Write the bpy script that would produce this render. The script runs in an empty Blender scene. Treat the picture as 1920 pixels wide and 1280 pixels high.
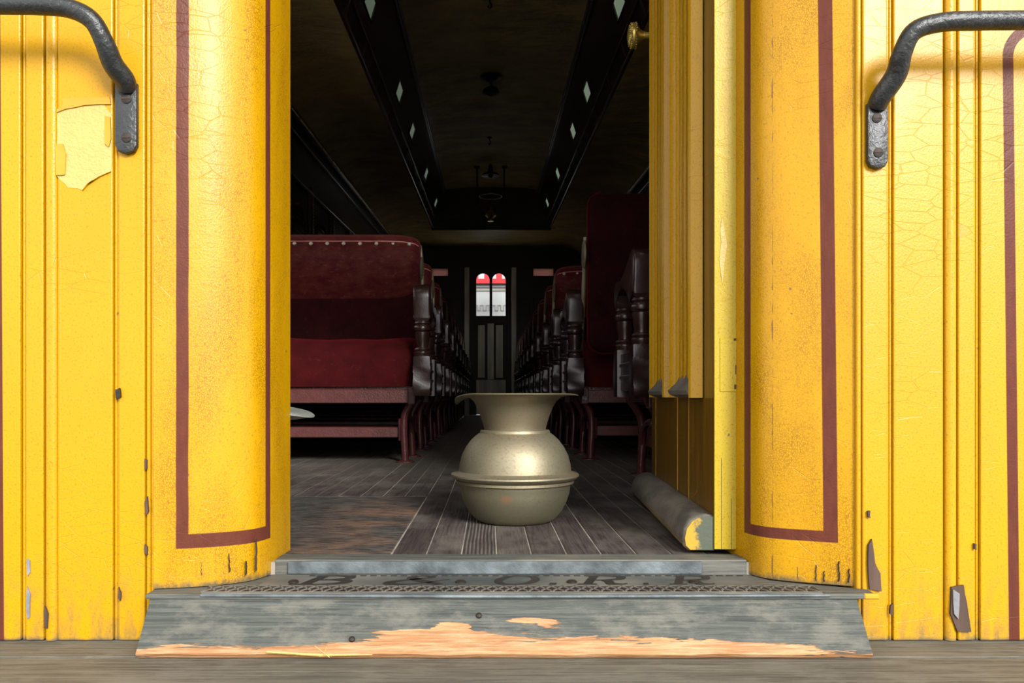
import bpy, bmesh, math, random
from mathutils import Vector, Matrix
random.seed(7)
sc = bpy.context.scene
C = sc.collection
PI = math.pi
F = 1493.0; VX = 917.0; VY = 742.0; EH = 0.28      # focal length in pixels, principal point, eye height
def P(px, py, d):
    return ((px - VX) * d / F, d, EH - (py - VY) * d / F)

# ---------------------------------------------------------------- camera, world, sun, exposure
cam = bpy.data.cameras.new('camera'); co = bpy.data.objects.new('camera', cam); C.objects.link(co)
co.location = (0, 0, EH); co.rotation_euler = (PI/2, 0, 0)
cam.sensor_width = 36; cam.lens = 36 * F / 1920
cam.shift_x = (960 - VX) / 1920; cam.shift_y = (VY - 640) / 1920
cam.clip_start = 0.02
sc.camera = co
w = bpy.data.worlds.new('overcast'); sc.world = w; w.use_nodes = True
nt = w.node_tree; nt.nodes.clear()
wo = nt.nodes.new('ShaderNodeOutputWorld'); bg = nt.nodes.new('ShaderNodeBackground')
bg.inputs[0].default_value = (1.0, 0.985, 0.96, 1); bg.inputs[1].default_value = 1.75
nt.links.new(bg.outputs[0], wo.inputs[0])
sl = bpy.data.lights.new('sun', 'SUN'); sl.energy = 4.3; sl.angle = math.radians(20); sl.color = (1.0, 0.97, 0.92)
so = bpy.data.objects.new('sun', sl); C.objects.link(so)
sv = Vector((-0.46, 1.0, -0.56)).normalized()
so.rotation_euler = sv.to_track_quat('-Z', 'Y').to_euler()
vs = sc.view_settings
sc.display_settings.display_device = 'sRGB'
vs.view_transform = 'Standard'; vs.look = 'None'; vs.gamma = 1.0; vs.use_curve_mapping = False
vs.exposure = 0.35

# ---------------------------------------------------------------- material helpers
class N:
    def __init__(s, name):
        s.m = bpy.data.materials.new(name); s.m.use_nodes = True
        s.t = s.m.node_tree; s.b = s.t.nodes['Principled BSDF']
        s.tc = s.t.nodes.new('ShaderNodeTexCoord')
        s.sep = None
    def n(s, typ, **kw):
        nd = s.t.nodes.new(typ)
        for k, v in kw.items(): setattr(nd, k, v)
        return nd
    def put(s, sock, v):
        if isinstance(v, bpy.types.NodeSocket): s.t.links.new(v, sock)
        elif isinstance(v, (tuple, list)) and sock.type == 'RGBA' and len(v) == 3: sock.default_value = (*v, 1)
        else: sock.default_value = v
    def set(s, **kw):
        names = dict(color='Base Color', rough='Roughness', metal='Metallic', spec='Specular IOR Level', coat='Coat Weight',
                     coatr='Coat Roughness', sheen='Sheen Weight', sheenr='Sheen Roughness', sheent='Sheen Tint', normal='Normal', trans='Transmission Weight')
        for k, v in kw.items(): s.put(s.b.inputs[names[k]], v)
        return s
    def xyz(s):
        if s.sep is None:
            s.sep = s.n('ShaderNodeSeparateXYZ'); s.t.links.new(s.tc.outputs['Object'], s.sep.inputs[0])
        return s.sep.outputs
    def vec(s, sx=1, sy=1, sz=1):
        mp = s.n('ShaderNodeMapping'); mp.inputs['Scale'].default_value = (sx, sy, sz)
        s.t.links.new(s.tc.outputs['Object'], mp.inputs[0]); return mp.outputs[0]
    def rnd(s):
        return s.n('ShaderNodeObjectInfo').outputs['Random']
    def noise(s, scale, st=(1, 1, 1), detail=4, rough=.55, dist=0):
        nd = s.n('ShaderNodeTexNoise'); nd.inputs['Scale'].default_value = scale; nd.inputs['Detail'].default_value = detail
        nd.inputs['Roughness'].default_value = rough; nd.inputs['Distortion'].default_value = dist
        s.t.links.new(s.vec(*st), nd.inputs['Vector']); return nd.outputs[0]
    def vor(s, scale, st=(1, 1, 1), feature='DISTANCE_TO_EDGE'):
        nd = s.n('ShaderNodeTexVoronoi', feature=feature); nd.inputs['Scale'].default_value = scale
        s.t.links.new(s.vec(*st), nd.inputs['Vector']); return nd.outputs[0]
    def math(s, op, a, b=0.0, clamp=False):
        nd = s.n('ShaderNodeMath', operation=op, use_clamp=clamp); s.put(nd.inputs[0], a); s.put(nd.inputs[1], b); return nd.outputs[0]
    def ramp(s, v, a, b, lo=0.0, hi=1.0):
        nd = s.n('ShaderNodeMapRange'); s.put(nd.inputs[0], v)
        for i, q in enumerate((a, b, lo, hi)): s.put(nd.inputs[i + 1], q)
        return nd.outputs[0]
    def mix(s, f, a, b):
        nd = s.n('ShaderNodeMix', data_type='RGBA'); s.put(nd.inputs[0], f); s.put(nd.inputs[6], a); s.put(nd.inputs[7], b); return nd.outputs[2]
    def band(s, v, a, b, soft=.0006):
        return s.math('MULTIPLY', s.ramp(v, a - soft, a + soft), s.ramp(v, b - soft, b + soft, 1, 0))
    def bump(s, h, strength=.3, dist=.002):
        nd = s.n('ShaderNodeBump'); nd.inputs['Strength'].default_value = strength; nd.inputs['Distance'].default_value = dist
        s.put(nd.inputs['Height'], h); s.put(s.b.inputs['Normal'], nd.outputs[0]); return s

YEL = (0.50, 0.268, 0.001)
def yellow(name, kind='board', base=YEL):
    q = N(name)
    big = q.noise(3.2, (1, 1, .35)); mid = q.noise(22, (1, 1, .5), 5); fine = q.noise(340, (1, 1, .8), 3)
    c = q.mix(q.ramp(big, .3, .7), base, (base[0]*.93, base[1]*.88, base[2]))
    c = q.mix(q.ramp(mid, .55, .8, 0, .35), c, (.42, .215, .005))
    c = q.mix(q.ramp(fine, .56, .68, 0, .55), c, (.24, .115, .003))
    if kind == 'pillar':
        cr = q.vor(330, (1, 1, .75)); msk = q.ramp(q.noise(9, (1.5, 1.5, .5), 3), .38, .62)
        cm = q.math('MULTIPLY', q.ramp(cr, .05, .15, 1, 0), q.ramp(msk, 0, 1, .08, .70))
        c = q.mix(cm, c, (.20, .085, .003))
    hc = q.vor(16, (1, 1, 2.6)); hm = q.math('MULTIPLY', q.ramp(hc, .004, .016, 1, 0), q.ramp(q.noise(5), .5, .62))
    c = q.mix(q.math('MULTIPLY', hm, .5), c, (.45, .2, .02))
    sp = q.ramp(q.noise(60, (1, 1, 1), 2), .745, .77)
    c = q.mix(q.math('MULTIPLY', sp, .8), c, (.14, .075, .03))
    z = q.xyz()[2]
    dirt = q.math('MULTIPLY', q.ramp(z, -.11, .02, 1, 0), q.ramp(q.noise(28, (1.6, 1.6, .5), 6, .7), .44, .66))
    c = q.mix(q.math('MULTIPLY', dirt, .75), c, (.13, .10, .055))
    edge = q.ramp(q.math('ADD', z, q.math('MULTIPLY', q.noise(40, (1, 1, 1), 4), .02)), -.0955, -.0875, 1, 0)
    if kind != 'pillar': c = q.mix(edge, c, (.09, .085, .06))
    if kind == 'pillar':
        e2 = q.ramp(q.math('ADD', z, q.math('MULTIPLY', q.noise(45, (1, 1, .6), 5, .7), .035)), -.004, .006, 1, 0)
        c = q.mix(q.math('MULTIPLY', e2, .85), c, (.08, .07, .045))
    q._c = c
    h = q.math('ADD', q.math('MULTIPLY', fine, .5), q.math('MULTIPLY', mid, .6))
    h = q.math('SUBTRACT', h, q.math('MULTIPLY', hm, .5))
    q.set(color=c, rough=q.ramp(mid, .2, .8, .27, .38), spec=.30, coat=.04 if kind == 'pillar' else .08, coatr=.22).bump(h, .55, .0014)
    return q

MAROON = (.072, .020, .013)
def stripes(q, masks):
    m = None
    for k in masks: m = k if m is None else q.math('MAXIMUM', m, k)
    wob = q.noise(90, (1, 1, .3), 3)
    q.set(spec=q.ramp(m, 0, 1, .30, .12), coat=q.ramp(m, 0, 1, .05, 0), color=q.mix(m, q._c, q.mix(wob, MAROON, (.125, .036, .022))))
def plain(name, col, rough=.5, metal=0.0, bs=60, bstr=.2, var=.3, st=(1, 1, 1), **kw):
    q = N(name); n1 = q.noise(bs, st, 5); n2 = q.noise(bs*.15, st, 3)
    dark = tuple(x*(1-var) for x in col)
    q.set(color=q.mix(q.ramp(n2, .3, .7), col, dark), rough=rough, metal=metal, **kw).bump(n1, bstr, .002)
    return q.m

M = {}
M['yellow'] = yellow('yellow_paint').m
q = yellow('yellow_paint_pillar_left', 'pillar'); x, y, z = q.xyz()
wz = q.math('ADD', x, q.math('MULTIPLY', q.noise(6, (1, 1, 1), 2), .004))
za = q.ramp(z, .0395, .0405)
stripes(q, [q.math('MULTIPLY', q.band(wz, -.489, -.471), za),
            q.math('MULTIPLY', q.band(y, 1.331, 1.347), za),
            q.math('MULTIPLY', q.band(z, .0400, .0625), q.math('MULTIPLY', q.ramp(wz, -.4892, -.4884), q.ramp(y, 1.3464, 1.3476, 1, 0)))])
M['pil_l'] = q.m
q = yellow('yellow_paint_pillar_right', 'pillar'); x, y, z = q.xyz()
wz = q.math('ADD', x, q.math('MULTIPLY', z, .009))
za = q.ramp(z, .0455, .0465)
stripes(q, [q.math('MULTIPLY', q.band(wz, .536, .556), za),
            q.math('MULTIPLY', q.band(y, 1.346, 1.366), za),
            q.math('MULTIPLY', q.band(z, .0460, .0640), q.math('MULTIPLY', q.ramp(wz, .5564, .5556), q.ramp(y, 1.3654, 1.3666, 1, 0)))])
M['pil_r'] = q.m
# outermost boards with the painted maroon line (right one turns a rounded corner near its top)
q = yellow('yellow_paint_lined'); x, y, z = q.xyz()
wx = q.math('ADD', x, q.math('MULTIPLY', z, .011))
zc_, xc_ = .812, .868
r_ = q.math('SQRT', q.math('ADD', q.math('POWER', q.math('SUBTRACT', wx, xc_), 2), q.math('POWER', q.math('SUBTRACT', z, zc_), 2)))
corner = q.math('MULTIPLY', q.band(r_, .036, .053), q.math('MULTIPLY', q.ramp(wx, xc_, xc_+.001, 1, 0), q.ramp(z, zc_-.001, zc_)))
vert = q.math('MULTIPLY', q.band(wx, xc_-.053, xc_-.036), q.ramp(z, zc_-.001, zc_, 1, 0))
top = q.math('MULTIPLY', q.band(z, zc_+.036, zc_+.053), q.ramp(wx, xc_, xc_+.001))
left = q.math('MULTIPLY', q.ramp(q.math('ADD', x, q.math('MULTIPLY', z, .006)), -.7625, -.7615, 1, 0), q.ramp(x, -.785, -.784))
stripes(q, [corner, vert, top, left])
M['yellow_lined'] = q.m
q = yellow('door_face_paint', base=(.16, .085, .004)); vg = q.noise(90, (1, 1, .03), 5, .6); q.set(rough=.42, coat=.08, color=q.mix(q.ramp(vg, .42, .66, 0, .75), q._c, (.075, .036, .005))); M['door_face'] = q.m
M['door_mould'] = yellow('door_moulding_paint', base=(.50, .28, .005)).m
M['yellow_pale'] = yellow('door_edge_paint', base=(.42, .31, .012)).m
M['chip'] = plain('exposed_old_paint', (.56, .36, .10), .4, bs=190, bstr=1.0, var=.12)
M['bare'] = plain('bare_brown_wood', (.09, .052, .036), .8, bs=60, bstr=.8, var=.6, st=(3, 3, .4))
M['white_chip'] = plain('grey_primer', (.26, .26, .28), .7, bs=200, var=.5)
M['peel_edge'] = plain('curled_yellow_paint', (.50, .27, .01), .35, bs=90, var=.2)
M['black_iron'] = plain('rough_black_iron', (.018, .022, .025), .34, 0.1, bs=130, bstr=1.0, var=.5, spec=.6)
M['screw'] = plain('rusty_screw', (.030, .022, .018), .6, .4, bs=300, bstr=.4)
M['brass'] = plain('polished_brass', (.85, .64, .17), .30, .75, bs=120, bstr=.08, var=.4)
M['old_brass'] = plain('dull_brass', (.30, .22, .09), .35, 1.0, bs=120, bstr=.1, var=.5)
M['iron_paint'] = plain('glossy_maroon_enamel', (.115, .030, .030), .25, 0, bs=120, bstr=.9, var=.35, coat=.5)
M['rail_paint'] = plain('maroon_painted_rail', (.15, .050, .047), .3, 0, bs=150, bstr=.7, var=.3, coat=.3)
M['cream_metal'] = plain('cream_nickel', (.34, .30, .19), .42, .3, bs=80, var=.45)
M['gimp'] = plain('pink_gimp_braid', (.75, .28, .26), .8, 0, bs=300, bstr=.8, var=.35)
M['nail'] = plain('cream_nail_head', (.85, .80, .62), .35, .2, bs=60)
M['dark_wood'] = plain('dark_varnished_arm_wood', (.040, .018, .014), .30, 0, bs=110, bstr=.28, var=.55, coat=.35, coatr=.18)
M['panel_wood'] = plain('black_walnut_panelling', (.030, .016, .010), .3, 0, bs=30, bstr=.3, var=.5, coat=.3)
M['dark_trim'] = plain('dark_moulding', (.055, .028, .016), .28, 0, bs=50, bstr=.3, var=.5, coat=.4)
M['end_wood'] = plain('weathered_grey_brown_wood', (.72, .70, .58), .5, 0, bs=40, bstr=.4, var=.55, st=(1.5, 1.5, .2))
M['end_dark'] = plain('dark_end_panelling', (.020, .016, .012), .5, 0, bs=30, var=.4)
M['lamp_metal'] = plain('dark_bronze', (.06, .045, .03), .3, .8, bs=60)
M['white_wall'] = plain('white_painted_boards', (.60, .63, .64), .6, bs=30, var=.08)
M['red'] = plain('red_awning', (.75, .035, .045), .6, bs=30, var=.1)
M['grey_line'] = plain('grey_trim', (.12, .11, .12), .6)
M['grey_soft'] = plain('pale_grey_trim', (.45, .44, .42), .6)
M['hood'] = plain('platform_roof_boards', (.20, .19, .16), .7)
M['ground'] = plain('ballast_ground', (.34, .32, .28), .9, bs=20, bstr=1.0)
M['car_green'] = plain('opposite_car_paint', (.10, .085, .05), .5)
M['enamel'] = plain('pale_grey_enamel', (.34, .37, .33), .4, 0.3, bs=60, var=.35)

def plush(name, col, sh, tint):
    q = N(name); n1 = q.noise(500, (1, 1, 1), 2); n2 = q.noise(11, (1, 1, 1), 5, .6); n3 = q.noise(45, (1, 2.5, 1), 5, .7)
    c = q.mix(q.ramp(n2, .35, .7), col, (col[0]*.55, col[1]*.5, col[2]*.5))
    c = q.mix(q.ramp(n3, .58, .8, 0, .5), c, (col[0]*1.5, col[1]*3+.03, col[2]*2+.02))
    q.set(color=c, rough=.85, sheen=sh, sheenr=.28, sheent=tint, spec=.12).bump(n1, .5, .001)
    return q.m
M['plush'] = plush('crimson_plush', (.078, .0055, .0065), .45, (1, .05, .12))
M['plush_back_shaded'] = plush('shaded_crimson_plush', (.030, .0022, .0034), .12, (1, .22, .25))  # same plush darkened: shade on the seat backs put into its colour
q = N('worn_crimson_plush'); n2 = q.noise(14, (1, 1, 2), 6, .7); n3 = q.noise(60, (.5, 1, 1), 5, .7)
c = q.mix(q.ramp(n2, .4, .65), (.085, .006, .009), (.13, .028, .019)); c = q.mix(q.ramp(n3, .57, .75, 0, .6), c, (.25, .12, .095))
q.set(color=c, rough=.62, sheen=.3, sheent=(1, .3, .3), spec=.2).bump(n3, .4, .002); M['plush_roll'] = q.m

q = N('aged_brass_cuspidor'); n1 = q.noise(7, (1, 1, 2.2), 5, .6); n2 = q.noise(160, (1, 1, 1.5), 4); n3 = q.noise(3.5, (1, 1, 3), 4)
c = q.mix(q.ramp(n1, .3, .7), (.31, .265, .175), (.22, .215, .155)); c = q.mix(q.ramp(n3, .52, .75, 0, .75), c, (.30, .20, .11))
c = q.mix(q.ramp(n2, .52, .66, 0, .6), c, (.19, .16, .10))
x, y, z = q.xyz()
c = q.mix(q.ramp(z, .084, .078, 0, .55), c, (.15, .15, .095)); c = q.mix(q.math('MULTIPLY', q.ramp(z, .205, .21), .45), c, (.20, .165, .10))
dnt = q.math('MULTIPLY', q.ramp(q.math('ABSOLUTE', q.math('ADD', x, .022)), 0, .018, 1, 0), q.ramp(q.math('ABSOLUTE', q.math('SUBTRACT', z, .062)), 0, .012, 1, 0))
c = q.mix(q.math('MULTIPLY', dnt, .9), c, (.36, .17, .09))
q.set(color=c, rough=q.ramp(n1, .3, .7, .50, .62), metal=.8).bump(n2, .12, .001); M['cusp'] = q.m

def wood_floor(name, a, b, dust, ridged=False):
    q = N(name); rn = q.rnd()
    gr = q.noise(170, (1, .035, 1), 6, .7, .5); pt = q.noise(9, (1, .5, 1), 6, .65); fine = q.noise(240, (1, .08, 1), 3)
    c = q.mix(rn, a, b); c = q.mix(q.ramp(gr, .44, .60, 0, .75), c, tuple(x*.3 for x in a))
    c = q.mix(q.ramp(q.noise(3.2, (1, .8, 1), 5, .65), .46, .6, 0, .6), c, (.030, .022, .022)); c = q.mix(q.ramp(pt, .46, .66, 0, .7), c, dust)
    x, y, z = q.xyz()
    h = q.math('ADD', gr, q.math('MULTIPLY', fine, .5))
    if ridged:
        wv = q.math('SINE', q.math('ADD', q.math('MULTIPLY', x, 900), q.math('MULTIPLY', q.noise(8, (1, .3, 1), 2), 9)))
        c = q.mix(q.ramp(wv, -.2, .8, 0, .7), c, (.012, .010, .009)); h = q.math('SUBTRACT', h, wv)
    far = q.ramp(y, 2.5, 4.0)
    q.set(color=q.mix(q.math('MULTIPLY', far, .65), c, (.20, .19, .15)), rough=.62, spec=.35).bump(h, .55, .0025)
    return q.m
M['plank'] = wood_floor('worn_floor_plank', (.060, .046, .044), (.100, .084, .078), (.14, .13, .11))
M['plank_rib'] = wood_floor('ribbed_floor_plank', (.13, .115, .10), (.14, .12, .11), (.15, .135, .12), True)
q = N('scuffed_floor_panel'); gr = q.noise(60, (.3, 1, 1), 7, .75, .5); pt = q.noise(7, (.6, 1, 1), 5, .6)
c = q.mix(q.ramp(gr, .42, .6), (.018, .016, .015), (.085, .076, .066)); x, y, z = q.xyz()
mm = q.math('MULTIPLY', q.ramp(pt, .42, .6), q.math('MULTIPLY', q.ramp(gr, .35, .6), q.math('MULTIPLY', q.ramp(x, -.42, -.27), q.ramp(y, 2.3, 2.0))))
c = q.mix(q.math('MULTIPLY', mm, .8), c, (.22, .115, .065)); q.set(color=c, rough=.7).bump(gr, .6, .003); M['worn_panel'] = q.m

q = N('weathered_grey_sill'); g = q.noise(210, (.035, 1, 1), 7, .7, .5); p1 = q.noise(6, (.5, 1, 1), 5, .65); sp = q.noise(80, (.6, 1, 1), 4)
c = q.mix(q.ramp(g, .40, .60), (.035, .042, .039), (.11, .113, .10)); c = q.mix(q.ramp(p1, .45, .65, 0, .7), c, (.155, .145, .118)); c = q.mix(q.ramp(sp, .62, .70, 0, .7), c, (.07, .065, .055))
q.set(color=c, rough=.62).bump(g, .5, .002); M['sill_grey'] = q.m

def peel(name, zlo, zhi, cx, spread, base_a=(.024, .031, .028), base_b=(.088, .094, .083), thr=.5, blobs=()):
    q = N(name); g = q.noise(200, (.03, 1, 1.3), 7, .72, .5); p1 = q.noise(16, (.28, 1, 2.2), 6, .62, .5); p2 = q.noise(170, (.07, 1, 1), 5, .7); x, y, z = q.xyz()
    c = q.mix(q.ramp(g, .38, .66), base_a, base_b); c = q.mix(q.ramp(q.noise(26, (.5, 1, 1), 6, .7), .48, .62, 0, .6), c, (.145, .14, .115))
    low = q.ramp(z, zlo, zhi, .32, -.30)
    cen = q.ramp(q.math('ABSOLUTE', q.math('SUBTRACT', x, cx)), 0, spread, .12, -.22)
    f = q.math('ADD', q.math('ADD', p1, low), cen)
    for (bx, bz, rx, rz, am) in blobs:
        dd = q.math('ADD', q.math('POWER', q.math('DIVIDE', q.math('SUBTRACT', x, bx), rx), 2), q.math('POWER', q.math('DIVIDE', q.math('SUBTRACT', z, bz), rz), 2))
        f = q.math('ADD', f, q.ramp(dd, 0, 1, am, 0))
    f = q.math('ADD', f, q.math('MULTIPLY', q.math('SUBTRACT', q.noise(150, (.06, 1, 1.3), 4, .7), .5), .55))
    m = q.ramp(f, thr, thr+.03)
    wood = q.mix(q.ramp(g, .4, .60), (.40, .20, .080), (.24, .10, .036)); wood = q.mix(q.ramp(p2, .46, .66, 0, .8), wood, (.46, .30, .16))
    c = q.mix(m, c, wood)
    c = q.mix(q.math('MULTIPLY', q.ramp(g, .30, .36, 1, 0), .7), c, (.02, .018, .014))
    q.set(color=c, rough=.6).bump(q.math('SUBTRACT', g, q.math('MULTIPLY', m, .5)), .6, .003); return q.m
M['slope'] = peel('peeling_grey_sill_board', -.101, -.066, .02, .55, blobs=[(-.055, -.066, .035, .014, .35), (.055, -.060, .05, .010, .30), (.10, -.063, .03, .010, .25), (-.10, -.078, .09, .012, .2), (.30, -.085, .22, .014, .2), (-.35, -.095, .2, .008, .15)])
M['deck'] = peel('weathered_deck_board', -9, -8, -.02, .55, (.055, .052, .042), (.150, .142, .118), .72)
q = N('cast_iron_plate'); g = q.noise(70, (.5, 1, 1), 6); p1 = q.noise(9, (.7, 1, 1), 5)
c = q.mix(q.ramp(p1, .38, .64), (.045, .052, .052), (.135, .13, .112)); q.set(color=c, rough=.6, metal=.1).bump(g, .5, .0015); M['plate'] = q.m
M['plate_edge'] = plain('worn_bright_iron_edge', (.15, .18, .195), .5, .2, bs=130, bstr=.5, var=.72)
M['letter'] = plain('dark_worn_lettering', (.022, .017, .013), .6, .1, bs=90, bstr=.4, var=.6)
M['knurl'] = plain('dusty_raised_knurl', (.15, .14, .12), .65, .1, bs=90, bstr=.4, var=.4)
M['joint_dust'] = plain('pale_joint_dust', (.34, .31, .26), .9, bs=90, bstr=.2, var=.5)
M['dusty'] = plain('dusty_grey_wood', (.16, .145, .12), .8, bs=60, bstr=.6, var=.5)
q = N('log_roll'); x, y, z = q.xyz(); n1 = q.noise(18, (1, .4, 1), 6, .7)
c = q.mix(q.ramp(n1, .36, .6), (.07, .064, .052), (.165, .148, .122)); under = q.math('MULTIPLY', q.ramp(z, .018, .03, 1, 0), q.ramp(n1, .35, .6))
c = q.mix(q.math('MULTIPLY', under, .8), c, (.26, .16, .04)); q.set(color=c, rough=.75).bump(n1, .7, .003); M['log'] = q.m
q = N('log_end'); n1 = q.noise(45, (1, 1, 1), 6, .7); x, y, z = q.xyz()
f = q.math('ADD', q.ramp(x, -.06, 0), q.math('MULTIPLY', n1, 1.0))
c = q.mix(q.ramp(f, .92, 1.06), (.42, .25, .015), (.06, .075, .05)); q.set(color=c, rough=.6).bump(n1, .5, .002); M['log_end'] = q.m
q = N('painted_canvas_ceiling'); n1 = q.noise(3.2, (1, 1.6, 1), 5, .6); n2 = q.noise(200, (1, 1, 1), 2)
q.set(color=q.mix(q.ramp(n1, .35, .7), (.55, .43, .16), (.32, .26, .11)), rough=.5).bump(q.math('ADD', n1, q.math('MULTIPLY', n2, .02)), .6, .05); M['canvas'] = q.m
def translucent(name, col):
    q = N(name); t = q.n('ShaderNodeBsdfTranslucent'); t.inputs[0].default_value = (*col, 1)
    d = q.n('ShaderNodeBsdfDiffuse'); d.inputs[0].default_value = (*col, 1)
    mx = q.n('ShaderNodeMixShader'); mx.inputs[0].default_value = .85
    q.t.links.new(d.outputs[0], mx.inputs[1]); q.t.links.new(t.outputs[0], mx.inputs[2])
    q.t.links.new(mx.outputs[0], q.t.nodes['Material Output'].inputs[0]); return q.m
M['opal'] = translucent('opal_glass', (.30, .345, .30))
M['pink_glass'] = translucent('pink_glass', (.40, .27, .24))
q = N('clear_glass'); t = q.n('ShaderNodeBsdfTransparent'); g = q.n('ShaderNodeBsdfGlossy'); g.inputs['Roughness'].default_value = .03
mx = q.n('ShaderNodeMixShader'); mx.inputs[0].default_value = .05
q.t.links.new(t.outputs[0], mx.inputs[1]); q.t.links.new(g.outputs[0], mx.inputs[2]); q.t.links.new(mx.outputs[0], q.t.nodes['Material Output'].inputs[0]); M['glass'] = q.m

# ---------------------------------------------------------------- mesh helpers
def obj(name, bm, mat, parent=None, smooth=None, **props):
    me = bpy.data.meshes.new(name)
    bmesh.ops.recalc_face_normals(bm, faces=bm.faces[:])
    bm.to_mesh(me); bm.free()
    me.materials.append(M[mat])
    if smooth:
        me.polygons.foreach_set('use_smooth', [True]*len(me.polygons)); me.set_sharp_from_angle(angle=math.radians(smooth))
    o = bpy.data.objects.new(name, me); C.objects.link(o)
    if parent is not None: o.parent = parent
    for k, v in props.items(): o[k] = v
    return o
def thing(name, label, cat, loc=(0, 0, 0), rz=0, group=None, kind=None):
    o = bpy.data.objects.new(name, None); C.objects.link(o); o.empty_display_size = .05
    o.location = loc; o.rotation_euler = (0, 0, rz); o['label'] = label; o['category'] = cat
    if group: o['group'] = group
    if kind: o['kind'] = kind
    return o
def B(): return bmesh.new()
def box(bm, x0, x1, y0, y1, z0, z1, bev=0, seg=1, mat=None):
    r = bmesh.ops.create_cube(bm, size=1); v = r['verts']
    for p in v: p.co = Vector((x0 + (p.co.x+.5)*(x1-x0), y0 + (p.co.y+.5)*(y1-y0), z0 + (p.co.z+.5)*(z1-z0)))
    if mat: bmesh.ops.transform(bm, matrix=mat, verts=v)
    if bev:
        es = list({e for p in v for e in p.link_edges})
        bmesh.ops.bevel(bm, geom=es, offset=bev, segments=seg, affect='EDGES', profile=.5)
    return bm
def lathe(bm, prof, cen=(0, 0, 0), axis='Z', seg=24, fn=None):
    rings = []
    for r, h in prof:
        ring = []
        for i in range(seg):
            a = 2*PI*i/seg; c, s = math.cos(a)*r, math.sin(a)*r
            p = {'Z': (c, s, h), 'X': (h, c, s), 'Y': (c, h, s)}[axis]
            p = Vector(p)
            if fn: p = fn(p)
            ring.append(bm.verts.new(p + Vector(cen)))
        rings.append(ring)
    for a, b in zip(rings, rings[1:]):
        for i in range(seg): bm.faces.new((a[i], a[(i+1) % seg], b[(i+1) % seg], b[i]))
    if prof[0][0] > 1e-5: bm.faces.new(rings[0][::-1])
    if prof[-1][0] > 1e-5: bm.faces.new(rings[-1])
    return bm
def tube(bm, pts, r, seg=8, flat=1.0, caps=True):
    pts = [Vector(p) for p in pts]; rings = []; n = len(pts)
    up = None
    for i, p in enumerate(pts):
        t = (pts[min(i+1, n-1)] - pts[max(i-1, 0)]).normalized()
        if up is None: up = Vector((0, 0, 1)) if abs(t.z) < .9 else Vector((0, 1, 0))
        a = t.cross(up).normalized(); b = a.cross(t).normalized(); up = b
        rr = r[i] if isinstance(r, (list, tuple)) else r
        rings.append([bm.verts.new(p + a*math.cos(2*PI*k/seg)*rr + b*math.sin(2*PI*k/seg)*rr*flat) for k in range(seg)])
    for a, b in zip(rings, rings[1:]):
        for k in range(seg): bm.faces.new((a[k], a[(k+1) % seg], b[(k+1) % seg], b[k]))
    if caps: bm.faces.new(rings[0][::-1]); bm.faces.new(rings[-1])
    return bm
def smoothpath(pts, n=6):
    pts = [Vector(p) for p in pts]; out = []
    for i in range(len(pts)-1):
        p0 = pts[max(i-1, 0)]; p1 = pts[i]; p2 = pts[i+1]; p3 = pts[min(i+2, len(pts)-1)]
        for k in range(n):
            t = k/n
            out.append(.5*((2*p1) + (p2-p0)*t + (2*p0-5*p1+4*p2-p3)*t*t + (-p0+3*p1-3*p2+p3)*t**3))
    out.append(pts[-1]); return out
def prism(bm, poly, axis, a, b, bev=0, seg=2):
    # polygon in the two other axes, extruded along axis from a to b
    def mk(u, v, t): return {'X': (t, u, v), 'Y': (u, t, v), 'Z': (u, v, t)}[axis]
    va = [bm.verts.new(mk(u, v, a)) for u, v in poly]; vb = [bm.verts.new(mk(u, v, b)) for u, v in poly]; n = len(poly)
    fa = bm.faces.new(va); fb = bm.faces.new(vb[::-1])
    for i in range(n): bm.faces.new((va[i], va[(i+1) % n], vb[(i+1) % n], vb[i]))
    if bev:
        es = list(fa.edges) + list(fb.edges)
        bmesh.ops.bevel(bm, geom=es, offset=bev, segments=seg, affect='EDGES', profile=.5)
    return bm
def loft(bm, rings, close=True, caps=True):
    R = [[bm.verts.new(p) for p in r] for r in rings]; n = len(R[0])
    for a, b in zip(R, R[1:]):
        for k in range(n if close else n-1): bm.faces.new((a[k], a[(k+1) % n], b[(k+1) % n], b[k]))
    if caps and close: bm.faces.new(R[0][::-1]); bm.faces.new(R[-1])
    return bm
def sheet(bm, rows): return loft(bm, rows, close=False, caps=False)

# ---------------------------------------------------------------- the setting: end wall, pillars, floor, ceiling
WY = 1.25; ZB = -.105; ZT = 3.15; CX = .03
YN, YF = 1.40, 11.6
XL, XR = CX-1.30, CX+1.30
def wx(px): return (px - VX) * WY / F
bm = B()
box(bm, -1.5, -.526, 1.264, 1.40, ZB, 2.12); box(bm, -.53, -.372, 1.36, 1.40, ZB, 2.12); box(bm, .594, 1.5, 1.285, 1.40, ZB, 2.12); box(bm, .44, .60, 1.36, 1.40, ZB, 2.12); box(bm, -.40, .46, 1.30, 1.40, 1.90, 2.12); box(bm, -.72, .78, 1.34, 1.40, 2.08, 2.72)
wf = obj('wall_front', bm, 'yellow', kind='structure', label='yellow painted board end wall of the railway coach around the doorway', category='wall')
def board(x0, x1, mat='yellow', y0=WY, z0=ZB+.001):
    return obj('board', box(B(), x0, x1, y0, 1.30, z0, 2.1, .0022, 2), mat, wf)
def bead(x0, x1, y=WY, h=1.0):
    bm = B(); c = (x0+x1)/2; r = (x1-x0)/2
    pts = [(c+math.cos(t)*r, y+.006-math.sin(t)*r*h) for t in [PI*i/10 for i in range(11)]] + [(x0, 1.30), (x1, 1.30)]
    loft(bm, [[(a, b, z) for a, b in pts] for z in (ZB+.001, 2.1)])
    return obj('bead', bm, 'yellow', wf, smooth=40)
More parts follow.
